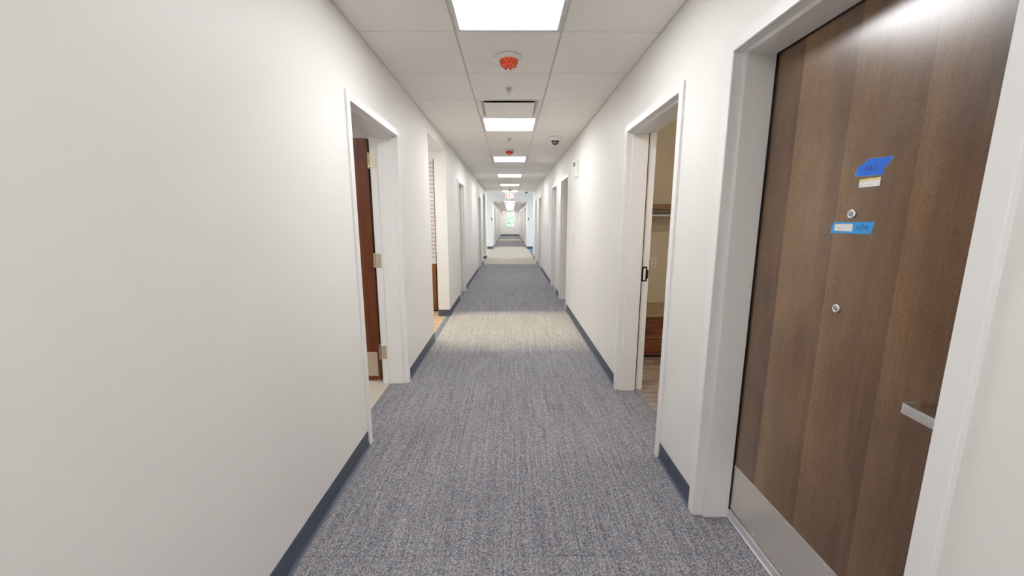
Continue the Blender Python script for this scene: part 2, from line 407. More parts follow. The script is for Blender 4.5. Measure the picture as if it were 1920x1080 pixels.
# ------------------------------------------------------------------ floor
fl = tag(box('floor', -1.03, 1.03, YB, YW, -0.12, -0.006, 'carpet'), 'corridor floor under the banded loop carpet', 'floor', kind='structure')
rows = [TY0*0+3.93-0.6333*k for k in range(12, -1, -1)]           # rows up to 3.93
rows += [4.5633, 5.1967, 5.83]
rows += [5.83+0.657*k for k in range(1, 11)]                       # to 12.40
cols = [-0.866, -0.300, 0.300, 0.876]
tile_me = {}
def carpet_tile(x0, x1, y0, y1, g=0.0006):
    key = (round(x1-x0, 4), round(y1-y0, 4))
    if key not in tile_me:
        b = bm_box(bmesh.new(), g, x1-x0-g, g, y1-y0-g, -0.006, 0, 0.0)
        top = [e for e in b.edges if all(v.co.z > -0.001 for v in e.verts)]
        bmesh.ops.bevel(b, geom=top, offset=0.0012, segments=1, affect='EDGES')
        me = bpy.data.meshes.new('carpet_tile'); b.to_mesh(me); b.free(); me.materials.append(M['carpet']); tile_me[key] = me
    o = bpy.data.objects.new('carpet_tile', tile_me[key]); C.objects.link(o); o.parent = fl; o.location = (x0, y0, 0)
for j, (y0, y1) in enumerate(zip(rows[:-1], rows[1:])):
    for x0, x1 in zip(cols[:-1], cols[1:]): carpet_tile(x0, x1, y0, y1)
box('carpet_strip', cols[0], cols[-1], rows[-1], YW, -0.006, 0, 'carpet', fl)
bm = bmesh.new(); bm_box(bm, -LX-0.15, -1.03, 14.7, YF+0.1, -0.12, 0)
tag(obj('floor_lobby_left', bm, 'carpet'), 'pale carpet of the left side of the lobby', 'floor', kind='structure')
bm = bmesh.new(); bm_box(bm, 1.03, LX+0.15, 14.7, YF+0.1, -0.12, 0); bm_box(bm, 0.876, 1.03, 15.0, YF+0.1, -0.006, 0)
tag(obj('floor_lobby_right', bm, 'blue_carpet'), 'light blue carpet of the right side of the lobby', 'floor', kind='structure')
# carpet running into the door recesses
for a, b_ in DL: box('carpet_strip', -1.022, cols[0], a, b_, -0.006, 0, 'carpet', fl)
for a, b_ in DR: box('carpet_strip', cols[-1], 1.028, a, b_, -0.006, 0, 'carpet', fl)

# ------------------------------------------------------------------ ceiling of the near corridor
ceil = tag(box('ceiling', XL-0.02, XR+0.02, YB, YE, H+0.035, H+0.16, 'gap'), 'suspended ceiling of pale acoustic tiles over the near corridor', 'ceiling', kind='structure')
ks = range(-10, 20)
cx = [XL, -0.3048, 0.3048, XR]
LIGHTROWS = [-9, -5, -1, 3, 7, 11, 15, 19]
tm = {}
def ceiling_tile(x0, x1, y0, y1):
    g = 0.0045; key = (round(x1-x0, 4), round(y1-y0, 4))
    if key not in tm:
        b = bm_box(bmesh.new(), g, x1-x0-g, g, y1-y0-g, 0.0, 0.018)
        low = [e for e in b.edges if all(v.co.z < 0.001 for v in e.verts)]
        bmesh.ops.bevel(b, geom=low, offset=0.0015, segments=1, affect='EDGES')
        me = bpy.data.meshes.new('ceiling_tile'); b.to_mesh(me); b.free(); me.materials.append(M['tile']); tm[key] = me
    o = bpy.data.objects.new('ceiling_tile', tm[key]); C.objects.link(o); o.parent = ceil; o.location = (x0, y0, H)
for k in ks:
    y0 = TY0+k*TP; y1 = y0+TP
    for i in range(3):
        if i == 1 and (k in LIGHTROWS or k == 2): continue
        ceiling_tile(cx[i]+(0.004 if i == 0 else 0), cx[i+1]-(0.004 if i == 2 else 0), y0, y1)
for x in (-0.3048, 0.3048):
    b = bmesh.new(); bm_box(b, x-0.0072, x-0.0032, YB, YE, H-0.0012, H+0.03); bm_box(b, x+0.0032, x+0.0072, YB, YE, H-0.0012, H+0.03); bm_box(b, x-0.0035, x+0.0035, YB, YE, H+0.004, H+0.008)
    obj('main_runner', b, 'tee', ceil)
ct = {}
for k in list(ks)+[20]:
    y = TY0+k*TP
    for i in range(3):
        key = i
        if key not in ct:
            b = bm_box(bmesh.new(), 0.008, cx[i+1]-cx[i]-0.008, -0.0028, 0.0028, 0.001, 0.006)
            me = bpy.data.meshes.new('cross_tee'); b.to_mesh(me); b.free(); me.materials.append(M['tee']); ct[key] = me
        o = bpy.data.objects.new('cross_tee', ct[key]); C.objects.link(o); o.parent = ceil; o.location = (cx[i], y, H)
for x, s in ((XL, 1), (XR, -1)):
    box('wall_angle', x, x+s*0.007, YB, YE, H+0.002, H+0.02, 'tee', ceil)
box('edge_trim', XL, XR, YE-0.012, YE, H-0.004, H+0.03, 'tee', ceil)
# far corridor ceiling
fc = tag(box('ceiling_far', -FX, FX, YF+0.15, YW, HF+0.012, HF+0.15, 'gap'), 'ceiling of the far corridor', 'ceiling', kind='structure')
b = bmesh.new(); y = YF+0.17
far_light_y = [19.55, 22.06, 24.58, 27.10, 29.61, 32.13, 34.65]
edges = []
k = 0
while y < YW-0.1:
    y1 = min(y+0.62, YW)
    for i, (x0, x1) in enumerate(((-FX, -0.305), (-0.305, 0.305), (0.305, FX))):
        if i == 1 and any(abs((y+y1)/2-(ly+0.31)) < 0.32 for ly in far_light_y): pass
        bm_box(b, x0+0.006, x1-0.006, y+0.004, y1-0.004, HF, HF+0.014)
    y = y1+0.009
o = obj('ceiling_tile', b, 'tile', fc, kind='stuff')

# ------------------------------------------------------------------ baseboards with a coved toe
def base_run(x, s, y0, y1, zh=0.095):
    """profile on the wall plane x, projecting by s"""
    pr = [(0, zh), (0.003, zh), (0.0042, zh-0.003), (0.0042, 0.022), (0.006, 0.012), (0.011, 0.005), (0.019, 0.002), (0.019, 0), (0, 0)]
    b = bmesh.new()
    A = [b.verts.new((x+s*d, y0, z)) for d, z in pr]; B = [b.verts.new((x+s*d, y1, z)) for d, z in pr]
    n = len(pr)
    for i in range(n): b.faces.new((A[i], A[(i+1) % n], B[(i+1) % n], B[i]))
    b.faces.new(A); b.faces.new(B[::-1]); return b
def join_runs(name, runs, label):
    b = bmesh.new()
    for x, s, y0, y1 in runs: merge(b, base_run(x, s, y0, y1))
    return tag(obj(name, b, 'base'), label, 'baseboard', kind='structure')
FW = 0.047
def segs(y0, y1, ops):
    out = []; y = y0
    for a, b_ in sorted(ops): out.append((y, a)); y = b_
    out.append((y, y1)); return out
opsL = [(a-FW, b_+FW) for a, b_ in DL]+[(a, b_) for a, b_, z in OL]
opsR = [(a-FW, b_+FW) for a, b_ in DR]
bl = join_runs('baseboard_left', [(XL, 1, a, b_) for a, b_ in segs(YB, 14.88, opsL)], 'slate grey rubber cove base along the left wall')
br = join_runs('baseboard_right', [(XR, -1, a, b_) for a, b_ in segs(YB, 15.0, opsR)], 'slate grey rubber cove base along the right wall')
# returns of the two drywall openings
def return_base(name, x0, x1, y, label):
    b = base_run(0, 1, 0, abs(x1-x0))
    # rotate so that the run goes along X and projects towards -Y
    bmesh.ops.transform(b, matrix=Matrix.Translation((x1, y, 0)) @ Matrix(((0, -1, 0, 0), (-1, 0, 0, 0), (0, 0, 1, 0), (0, 0, 0, 1))), verts=b.verts)
    return tag(obj(name, b, 'base'), label, 'baseboard', kind='structure')
return_base('baseboard_alcove', XL-WB, XL+0.006, 5.515, 'slate grey rubber base wrapped round the corner of the alcove opening')
return_base('baseboard_far_opening', XL-WB, XL+0.004, 14.12, 'dark rubber base on the return of the farthest left opening')
bm = bmesh.new()
bm_box(bm, -LX, -FX, YF-0.012, YF, 0, 0.11); bm_box(bm, FX, LX, YF-0.012, YF, 0, 0.11)
tag(obj('baseboard_lobby', bm, 'base'), 'dark blue grey base on the far lobby wall', 'baseboard', kind='structure')
tag(box('baseboard_end', -FX, FX, YW-0.012, YW, 0, 0.10, 'base'), 'dark base under the end window', 'baseboard', kind='structure')
bm = bmesh.new()
for s in (-1, 1):
    for a, b_ in segs(YF+0.16, YW-0.02, [(p-FW, q+FW) for p, q in FD]): merge(bm, base_run(s*FX, -s, a, b_, 0.09))
tag(obj('baseboard_far', bm, 'base'), 'dark base along both walls of the far corridor', 'baseboard', kind='structure')

# ------------------------------------------------------------------ steel door frames
PROF = [(0.022, FW), (0.0025, FW), (0.0, FW-0.002), (0.0, 0.0025), (0.0025, 0.0), (0.043, 0.0), (0.0445, -0.0015), (0.0445, -0.0125), (0.046, -0.014),
        (0.159, -0.014), (0.1605, -0.0125), (0.1605, 0.0), (0.222, 0.0), (0.222, FW), (0.19, FW), (0.19, 0.02), (0.022, 0.02)]
def frame_mesh(s, y0, y1, zt):
    """local origin on the face plane; s=+1 recess goes to +X"""
    b = bmesh.new(); rows_ = []
    for d, wv in PROF:
        rows_.append([b.verts.new((s*d, y0-wv, 0)), b.verts.new((s*d, y0-wv, zt+wv)), b.verts.new((s*d, y1+wv, zt+wv)), b.verts.new((s*d, y1+wv, 0))])
    n = len(PROF)
    for i in range(n):
        j = (i+1) % n
        for k in range(3): b.faces.new((rows_[i][k], rows_[i][k+1], rows_[j][k+1], rows_[j][k]))
    b.faces.new([r[0] for r in rows_]); b.faces.new([r[3] for r in rows_][::-1])
    return b
nd = [0]
def door_set(side, y0, y1, label, leaf=True, face=None, zt=ZT):
    nd[0] += 1
    fx = face if face is not None else (FR if side > 0 else FL)
    e = tag(empty('door_%d' % nd[0], (fx, 0, 0)), label, 'door', kind='structure')
    obj('door_frame', frame_mesh(side, y0, y1, zt), 'frame', e)
    if leaf:
        lo = box('door_leaf', side*0.162, side*0.205, y0+0.003, y1-0.003, 0.006, zt-0.004, 'door', e, bev=0.0015)
        return e, lo
    return e, None
d1, leaf1 = door_set(1, *DR[0], 'closed walnut brown door nearest on the right with steel kick plate')
d2, _ = door_set(1, *DR[1], 'open white door frame on the right showing a closet with drawers', leaf=False)
door_set(1, *DR[2], 'third white door frame from the viewer on the right, beyond the wall alarm')
door_set(1, *DR[3], 'fourth white door frame on the right, just past a short piece of wall')
door_set(1, *DR[4], 'nearer frame of the small far pair on the right wall')
door_set(1, *DR[5], 'last white door frame on the right before the lobby')
d7, _ = door_set(-1, *DL[0], 'nearest white door frame on the left with reddish brown door swung open', leaf=False)
door_set(-1, *DL[1], 'white door frame on the left beyond the wide alcove opening')
door_set(-1, *DL[2], 'last white door frame on the left before the lobby')
for s, nm in ((-1, 'left'), (1, 'right')):
    for (a, b_), which in zip(FD, ('first', 'middle', 'last')):
        door_set(s, a, b_, '%s white door frame on the %s side of the far corridor' % (which, nm), face=s*(FX-0.03))

# ---- near right door details (children of the leaf)
def RW(x):                      # point mapper for things on a plane facing -X: u to the viewer's right (-Y), v up, w outwards
    return lambda u, v, w_: (x-w_, -u, v)
LX1 = 0.162                # leaf face in door_1 local coordinates
b = bmesh.new(); bm_box(b, LX1-0.0018, LX1, 0.735, 1.612, 0.052, 0.272, 0.0006)
kp = obj('kick_plate', b, 'kick', leaf1)
for z in (0.064, 0.262):
    for i in range(6 if z > 0.1 else 5):
        yy = 1.602-(0.855*i/5.0)
        bb = bmesh.new()
        bm_lathe(bb, [(0.0001, 0.0012), (0.003, 0.0009), (0.0042, 0)], 10, Matrix.Translation((LX1-0.0018, yy, z)) @ Matrix.Rotation(-PI/2, 4, 'Y'))
        obj('screw', bb, 'alu', leaf1)
b = bmesh.new(); pr = [(0, 0.044), (-0.006, 0.044), (-0.008, 0.040), (-0.009, 0.012), (-0.014, 0.006), (-0.014, 0.001), (0, 0.001)]
A = [b.verts.new((LX1+d, 0.716, z)) for d, z in pr]; B = [b.verts.new((LX1+d, 1.618, z)) for d, z in pr]
for i in range(len(pr)): b.faces.new((A[i], A[(i+1) % len(pr)], B[(i+1) % len(pr)], B[i]))
b.faces.new(A); b.faces.new(B[::-1])
obj('door_sweep', b, 'alu', leaf1)
def viewer(y, z):
    rot = Matrix.Translation((LX1, y, z)) @ Matrix.Rotation(-PI/2, 4, 'Y')
    b = bmesh.new(); bm_lathe(b, [(0.0132, 0), (0.0138, 0.003), (0.0128, 0.0055), (0.0086, 0.0062), (0.0080, 0.004)], 28, rot)
    o = obj('door_viewer', b, 'chrome', leaf1)
viewer(1.180, 1.392); viewer(1.186, 1.100)
for y, z in ((1.180, 1.392), (1.186, 1.100)):
    b = bmesh.new(); bm_lathe(b, [(0.0082, 0.0042), (0.006, 0.0062), (0.003, 0.0074), (0.0001, 0.0078)], 24, Matrix.Translation((LX1, y, z)) @ Matrix.Rotation(-PI/2, 4, 'Y'))
    obj('viewer_lens', b, 'lens', leaf1)
leaf1.location.x = 0.006
b = bmesh.new(); bm_box(b, 0.1606, 0.1678, DR[0][1]-0.016, DR[0][1]-0.0005, 0.001, ZT-0.014); bm_box(b, 0.1606, 0.1678, DR[0][0]+0.001, DR[0][1]-0.016, ZT-0.0165, ZT-0.0005)
obj('gasket', b, 'black', d1)
# lever handle: flat bar that returns to the door at its free end
b = bmesh.new()
bm_lathe(b, [(0.030, 0), (0.032, 0.002), (0.031, 0.009), (0.028, 0.011), (0.012, 0.012), (0.0105, 0.04), (0.0105, 0.055)], 32,
         Matrix.Translation((LX1, 0.782, 0.912)) @ Matrix.Rotation(-PI/2, 4, 'Y'))
obj('handle_rose', b, 'chrome', leaf1)
path = []
for i in range(13): path.append((LX1-0.056+0.006*(i/12)**2, 0.772+0.118*i/12, 0.0))
for i in range(1, 7):
    a = i/6*PI/2; path.append((LX1-0.050+0.012*(1-math.cos(a)), 0.890+0.012*math.sin(a), 0))
path += [(LX1-0.026, 0.9035, 0), (LX1-0.010, 0.904, 0)]
b = bmesh.new(); hh = 0.0130; th = 0.0055
prev = None
for i, (x, y, _) in enumerate(path):
    p0 = Vector(path[max(i-1, 0)]); p1 = Vector(path[min(i+1, len(path)-1)]); d = (p1-p0).normalized(); nn = Vector((d.y, -d.x, 0))
    ring = [b.verts.new((x+nn.x*s*th/2, y+nn.y*s*th/2, 0.912+z)) for s, z in ((-1, -hh), (1, -hh), (1, hh), (-1, hh))]
    if prev:
        for q in range(4): b.faces.new((prev[q], prev[(q+1) % 4], ring[(q+1) % 4], ring[q]))
    else: b.faces.new(ring)
    prev = ring
b.faces.new(prev[::-1])
bmesh.ops.recalc_face_normals(b, faces=b.faces)
bmesh.ops.bevel(b, geom=[e for e in b.edges if abs(e.verts[0].co.z-e.verts[1].co.z) < 1e-5], offset=0.0009, segments=2, affect='EDGES')
obj('lever_handle', b, 'chrome', leaf1)

# ---- things stuck on the near right door.  u = -Y
def P(px): return px
T = RW(FR+0.1678)
tape = [(-1.189, 1.502), (-1.189, 1.514), (-1.183, 1.527), (-1.17, 1.534), (-1.16, 1.539), (-1.157, 1.543), (-1.1605, 1.5435), (-1.155, 1.547), (-1.128, 1.546), (-1.104, 1.544), (-1.09, 1.544),
        (-1.078, 1.544), (-1.079, 1.538), (-1.085, 1.529), (-1.093, 1.522), (-1.099, 1.516), (-1.102, 1.509), (-1.1, 1.505), (-1.101, 1.497), (-1.12, 1.498), (-1.153, 1.499)]
from_px = None
def scale_poly(poly, s):
    cu = sum(p[0] for p in poly)/len(poly); cv = sum(p[1] for p in poly)/len(poly)
    return [(cu+(u-cu)*s, cv+(v-cv)*s) for u, v in poly]
t1 = tag(obj('painter_tape', bm_prism(bmesh.new(), tape, T, 0.0004), 'tape_edge'), 'torn royal blue painter tape lettered RAC, upper piece on the near brown door', 'tape')
obj('tape_face', bm_prism(bmesh.new(), scale_poly(tape, 0.955), RW(FR+0.1674), 0.0003), 'tape_blue', t1)
def letters(data, u0, v0, s):
    return [[(u0+u*s, v0+v*s) for u, v in ln] for ln in data]
RAC = [[(0, 0), (0.05, 1)], [(0, 0.95), (0.35, 0.98), (0.45, 0.75), (0.3, 0.52), (0.05, 0.5)], [(0.2, 0.5), (0.5, 0)],
       [(0.8, 0), (1.05, 1.0), (1.25, 0)], [(0.85, 0.38), (1.22, 0.38)],
       [(2.0, 1.02), (1.8, 0.9), (1.68, 0.6), (1.7, 0.25), (1.85, 0.05), (2.05, 0.1)]]
b = bmesh.new(); strokes(b, letters(RAC, -1.1565, 1.5120, 0.0150), 0.0013, RW(FR+0.1671), 0.0002)
obj('handwriting', b, 'ink_red', t1)
lab = [(-1.172, 1.468), (-1.172, 1.491), (-1.106, 1.492), (-1.106, 1.468)]
t2 = tag(obj('paper_sticker', bm_prism(bmesh.new(), lab, T, 0.0004), 'paper'), 'small white sticker with yellow top band under the torn blue tape', 'sticker')
obj('yellow_band', bm_prism(bmesh.new(), [(-1.1705, 1.4850), (-1.1705, 1.4895), (-1.1075, 1.4905), (-1.1075, 1.4860)], RW(FR+0.1674), 0.0002), 'yellow', t2)
b = bmesh.new()
strokes(b, [[(-1.166, 1.473), (-1.152, 1.4733)], [(-1.147, 1.4735), (-1.138, 1.4738)], [(-1.134, 1.4740), (-1.130, 1.4742)]], 0.0010, RW(FR+0.1674), 0.0002)
obj('fine_print', b, 'grey_print', t2)
tp = [(-1.252, 1.333), (-1.249, 1.352), (-1.244, 1.368), (-1.166, 1.368), (-1.102, 1.369), (-1.106, 1.351), (-1.11, 1.334), (-1.178, 1.334)]
t3 = tag(obj('painter_tape', bm_prism(bmesh.new(), tp, T, 0.0004), 'tape_cyan'), 'light blue painter tape lettered HPM below the door viewer', 'tape')
HPM = [[(0, 0), (0.12, 1)], [(0.55, 0), (0.68, 1)], [(0.0, 0.42), (0.66, 0.5)],
       [(0.95, 0), (1.1, 0.95)], [(1.02, 0.9), (1.45, 1.0), (1.5, 0.72), (1.1, 0.52)],
       [(1.6, 0), (1.8, 0.9), (2.0, 0.35), (2.35, 0.95), (2.4, 0.0)]]
b = bmesh.new(); strokes(b, letters(HPM, -1.1600, 1.3430, 0.0160), 0.0013, RW(FR+0.1674), 0.0002)
obj('handwriting', b, 'ink', t3)
ps = [(-1.238, 1.341), (-1.237, 1.362), (-1.176, 1.363), (-1.172, 1.36), (-1.172, 1.340)]
t4 = tag(obj('paper_sticker', bm_prism(bmesh.new(), ps, RW(FR+0.1674), 0.0004), 'paper'), 'white paper sticker on the left half of the light blue tape', 'sticker')
b = bmesh.new(); strokes(b, [[(-1.228, 1.352), (-1.214, 1.352)], [(-1.210, 1.352), (-1.203, 1.352)], [(-1.224, 1.348), (-1.206, 1.348)]], 0.0007, RW(FR+0.1670), 0.0002)
strokes(b, [[(-1.2360, 1.3610), (-1.177, 1.3618)]], 0.0008, RW(FR+0.1670), 0.0002)
obj('fine_print', b, 'pinkred', t4)

# ---- frame 2: black gasket line and strike plate
b = bmesh.new(); bm_box(b, 0.1612, 0.1668, DR[1][1]-0.012, DR[1][1]-0.0005, 0, ZT-0.014)
obj('gasket', b, 'black', d2)
b = bmesh.new(); yy = DR[1][1]-0.002
bm_box(b, 0.168, 0.208, yy, yy+0.0018, 0.902, 0.912); bm_box(b, 0.168, 0.208, yy, yy+0.0018, 1.006, 1.018)
bm_box(b, 0.168, 0.180, yy, yy+0.0018, 0.912, 1.006); bm_box(b, 0.198, 0.208, yy, yy+0.0018, 0.912, 1.006)
bm_box(b, 0.206, 0.216, yy-0.004, yy+0.0018, 0.925, 0.993)
obj('strike_plate', b, 'bronze', d2)

# ---- left door 1: leaf swung open into the room, hinges
lf = empty('door_leaf', (0, 0, 0)); lf.parent = d7
lyo = 3.190
bmx = bm_box(bmesh.new(), -2.03-FL, -1.118-FL, lyo, lyo+0.0445, 0.010, 2.008)
lfm = obj('leaf_panel', bmx, 'door_far', lf)
box('leaf_edge', -1.1178-FL, -1.1165-FL, lyo+0.0005, lyo+0.044, 0.010, 2.008, 'door_edge', lf)
box('kick_plate', -2.02-FL, -1.135-FL, lyo-0.0022, lyo-0.0002, 0.045, 0.262, 'kick2', lf)
box('bottom_guide', -1.150-FL, -1.1165-FL, lyo+0.004, lyo+0.040, 0.001, 0.010, 'nickel', lf)
for z in (1.835, 1.052, 0.272):
    h = 0.057
    b = bmesh.new()
    jy = DL[0][1]-0.0025
    bm_box(b, -1.078-FL, -1.040-FL, jy, jy+0.0022, z-h, z+h)               # plate on the jamb
    bm_box(b, -1.1165-FL, -1.1140-FL, lyo+0.002, lyo+0.036, z-h, z+h)        # plate on the leaf edge
    bm_box(b, -1.1145-FL, -1.088-FL, lyo-0.006, lyo-0.0035, z-h, z+h)
    bm_box(b, -1.094-FL, -1.076-FL, jy+0.001, jy+0.003, z-h, z+h)
    for i in range(5):
        za = z-h+0.0228*i
        bm_lathe(b, [(0.0066, za+0.0006), (0.0074, za+0.0016), (0.0074, za+0.0212), (0.0066, za+0.0222)], 14, Matrix.Translation((-1.0935-FL, jy-0.004, 0)))
    for zz in (-0.042, -0.014, 0.014, 0.042):
        bm_lathe(b, [(0.0034, 0), (0.003, 0.0012), (0.0001, 0.0014)], 8, Matrix.Translation((-1.056-FL+0.006*(1 if zz*zz > 0.001 else -1), jy, z+zz)) @ Matrix.Rotation(PI/2, 4, 'X'))
    obj('hinge', b, 'nickel', d7)
box('gasket', -0.2225, -0.2235, DL[0][1]+0.001, DL[0][1]+0.04, 0.01, 2.0, 'frame', d7)

# ------------------------------------------------------------------ rooms behind the openings
def room(name, x0, x1, y0, y1, h, mat, open_side, label, tks=0.08):
    """walls and lid; open_side is the side next to the corridor"""
    b = bmesh.new()
    if open_side != 'x1': bm_box(b, x1, x1+tks, y0, y1, 0, h)
    if open_side != 'x0': bm_box(b, x0-tks, x0, y0, y1, 0, h)
    bm_box(b, x0, x1, y0-tks, y0, 0, h); bm_box(b, x0, x1, y1, y1+tks, 0, h)
    return tag(obj(name, b, mat), label, 'wall', kind='structure')
XLo, XRo = XL-WB-0.002, XR+WB+0.002
room('wall_room_left', -3.4, XLo, 0.6, 3.32, 2.6, 'wall', 'x1', 'pale walls of the room behind the open left door')
tag(box('ceiling_room_left', -3.4, XLo, 0.6, 3.32, 2.44, 2.56, 'tile'), 'white ceiling of the room behind the open left door', 'ceiling', kind='structure')
tag(box('floor_room_left', -3.4, -1.022, 0.6, 3.32, -0.10, 0.0005, 'wfloor'), 'cream vinyl floor inside the left room', 'floor', kind='structure')
room('wall_closet', XRo, 2.9, 1.75, 4.38, 2.6, 'closet_wall', 'x0', 'cream walls of the closet room on the right')
tag(box('ceiling_closet', XRo, 2.9, 1.75, 4.38, 2.44, 2.56, 'tile'), 'ceiling of the closet room', 'ceiling', kind='structure')
def plank_floor(name, x0, x1, y0, y1, wd, ln, mat, label):
    e = tag(box(name, x0, x1, y0, y1, -0.10, -0.004, 'dark'), label, 'floor', kind='structure')
    y = y0; r = 0
    me = {}
    while y < y1-1e-4:
        x = x0-(r*0.37*ln) % ln; yb = min(y+wd, y1)
        while x < x1-1e-4:
            a, c = max(x, x0), min(x+ln, x1)
            if c-a > 0.02:
                key = (round(c-a, 3), round(yb-y, 3))
                if key not in me:
                    b = bm_box(bmesh.new(), 0.0006, c-a-0.0006, 0.0006, yb-y-0.0006, -0.004, 0.0005)
                    m_ = bpy.data.meshes.new('plank'); b.to_mesh(m_); b.free(); m_.materials.append(M[mat]); me[key] = m_
                o = bpy.data.objects.new('plank', me[key]); C.objects.link(o); o.parent = e; o.location = (a, y, 0)
            x += ln
        y = yb; r += 1
plank_floor('floor_closet', 1.055, 2.9, 1.75, 4.38, 0.18, 1.22, 'plank_grey', 'grey brown wood plank floor inside the closet room')
tag(box('trim_1', 1.026, 1.056, DR[1][0]-0.02, DR[1][1]+0.02, -0.1, 0.004, 'threshold', bev=0.002), 'grey rubber transition strip at the closet doorway', 'threshold', kind='structure')
room('wall_alcove', -2.7, XLo, 4.20, 6.45, 2.6, 'wall', 'x1', 'white walls of the alcove behind the wide left opening')
tag(box('ceiling_alcove', -2.7, XLo, 4.20, 6.45, 2.44, 2.56, 'tile'), 'ceiling of the alcove on the left', 'ceiling', kind='structure')
plank_floor('floor_alcove', -2.7, -0.925, 4.345, 5.513, 0.18, 1.22, 'plank_tan', 'tan wood plank floor inside the left alcove')
tag(box('floor_alcove_rear', -2.7, XLo, 5.513, 6.45, -0.1, 0.0003, 'plank_tan'), 'tan floor beside the alcove cabinet', 'floor', kind='structure')
tag(box('trim_2', -0.925, -0.866, 4.345, 5.515, -0.1, 0.004, 'threshold', bev=0.002), 'grey rubber transition strip at the left alcove', 'threshold', kind='structure')
# far left opening leads to another room
room('wall_far_room', -2.4, XLo, 12.4, 14.5, 2.6, 'wall', 'x1', 'white walls of the room behind the farthest left opening')
tag(box('ceiling_far_room', -2.4, XLo, 12.4, 14.5, 2.44, 2.56, 'tile'), 'ceiling of the room behind the farthest left opening', 'ceiling', kind='structure')
tag(box('floor_far_room', -2.4, cols[0], 12.80, 14.12, -0.1, 0.0002, 'carpet'), 'carpet running into the farthest left opening', 'floor', kind='structure')
tag(box('floor_far_room_rear', -2.4, XLo, 12.4, 12.80, -0.1, 0.0002, 'carpet'), 'carpet at the near side of the far left room', 'floor', kind='structure')
# closing slabs behind closed doors so daylight cannot leak in
b = bmesh.new()
for a, c in DR[2:]+[DR[0]]: bm_box(b, 1.30, 1.36, a-0.2, c+0.2, 0, 2.4); bm_box(b, XRo, 1.30, a-0.26, a-0.2, 0, 2.4); bm_box(b, XRo, 1.30, c+0.2, c+0.26, 0, 2.4); bm_box(b, XRo, 1.36, a-0.26, c+0.26, 2.4, 2.44); bm_box(b, XRo-0.02, 1.36, a-0.26, c+0.26, -0.1, 0)
tag(obj('daylight_block_right', b, 'wall'), 'unseen slabs that block daylight behind the closed right doors', 'wall', kind='structure')
b = bmesh.new()
for a, c in DL[1:]: bm_box(b, -1.36, -1.30, a-0.2, c+0.2, 0, 2.4); bm_box(b, -1.30, XLo, a-0.26, a-0.2, 0, 2.4); bm_box(b, -1.30, XLo, c+0.2, c+0.26, 0, 2.4); bm_box(b, -1.36, XLo, a-0.26, c+0.26, 2.4, 2.44); bm_box(b, -1.36, XLo+0.02, a-0.26, c+0.26, -0.1, 0)
tag(obj('daylight_block_left', b, 'wall'), 'unseen slabs that block daylight behind the closed left doors', 'wall', kind='structure')

# closet furniture
cab = tag(empty('drawer_cabinet', (1.75, 4.06, 0)), 'low reddish brown two-drawer cabinet with tan top inside the closet', 'cabinet')
box('carcass', -0.66, 0.66, -0.295, 0.31, 0.05, 0.425, 'drawer', cab)
box('cabinet_top', -0.68, 0.68, -0.315, 0.315, 0.425, 0.440, 'laminate_top', cab, bev=0.001)
box('toe_kick', -0.64, 0.64, -0.285, 0.30, 0.0, 0.05, 'black', cab)
box('drawer_front', -0.66, 0.66, -0.313, -0.295, 0.030, 0.2125, 'drawer', cab, bev=0.001)
box('drawer_front', -0.66, 0.66, -0.313, -0.295, 0.2185, 0.416, 'drawer', cab, bev=0.001)
box('drawer_edge', -0.66, 0.66, -0.3125, -0.296, 0.2127, 0.2183, 'laminate_top', cab)
sh = tag(empty('closet_shelf', (1.75, 4.2, 1.49)), 'thick brown laminate shelf across the back wall of the closet', 'shelf')
box('shelf_board', -0.68, 0.68, -0.16, 0.178, 0.0, 0.052, 'shelf', sh, bev=0.001)
box('cleat', -0.68, 0.68, 0.155, 0.178, -0.06, -0.002, 'closet_wall', sh)
rod = tag(empty('closet_rod', (1.75, 4.10, 1.425)), 'white hanging rod just below the closet shelf', 'rod')
obj('rod_tube', bm_tube(bmesh.new(), [(-0.7, 0, 0), (0.7, 0, 0)], 0.0125, 14), 'white', rod)
for x in (-0.66, 0.66):
    b = bmesh.new(); bm_box(b, x-0.012, x+0.012, -0.018, 0.27, -0.018, 0.004); bm_box(b, x-0.012, x+0.012, -0.018, 0.018, 0.004, 0.020); obj('rod_bracket', b, 'white', rod)
b = bmesh.new(); bm_tube(b, [(-0.69, 0, 0.018), (0.69, 0, 0.018)], 0.0045, 8); obj('rod_cover', b, 'black', rod)

def outlet(loc, rotz, name, label, cat, kind_='outlet', scale=1.0, mat='device', edge=None):
    e = tag(empty(name, loc), label, cat); e.rotation_euler = (0, 0, rotz); e.scale = (scale,)*3
    b = bmesh.new(); bm_box(b, -0.036, 0.036, -0.006, -0.0004, -0.058, 0.058, 0.0018); obj('cover_plate', b, mat, e)
    if kind_ == 'outlet':
        for z in (-0.021, 0.021):
            b = bmesh.new(); bm_lathe(b, [(0.0165, 0), (0.0160, 0.0018), (0.0001, 0.002)], 20, Matrix.Translation((0, -0.006, z)) @ Matrix.Rotation(PI/2, 4, 'X'))
            s_ = obj('socket', b, mat, e)
            b = bmesh.new()
            bm_box(b, -0.008, -0.0055, -0.0086, -0.0080, z-0.002, z+0.007); bm_box(b, 0.0055, 0.008, -0.0086, -0.0080, z-0.002, z+0.007)
            bm_box(b, -0.002, 0.002, -0.0086, -0.0080, z-0.010, z-0.006)
            obj('slot', b, 'black', s_)
    else:
        box('rocker', -0.0165, 0.0165, -0.010, -0.006, -0.033, 0.033, mat, e, bev=0.001)
        box('rocker_joint', -0.0185, 0.0185, -0.0066, -0.0060, -0.0355, 0.0355, 'grey_print', e)
    return e
outlet((1.632, 4.38, 0.902), 0, 'power_outlet', 'white duplex power outlet on the closet back wall above the drawers', 'outlet')
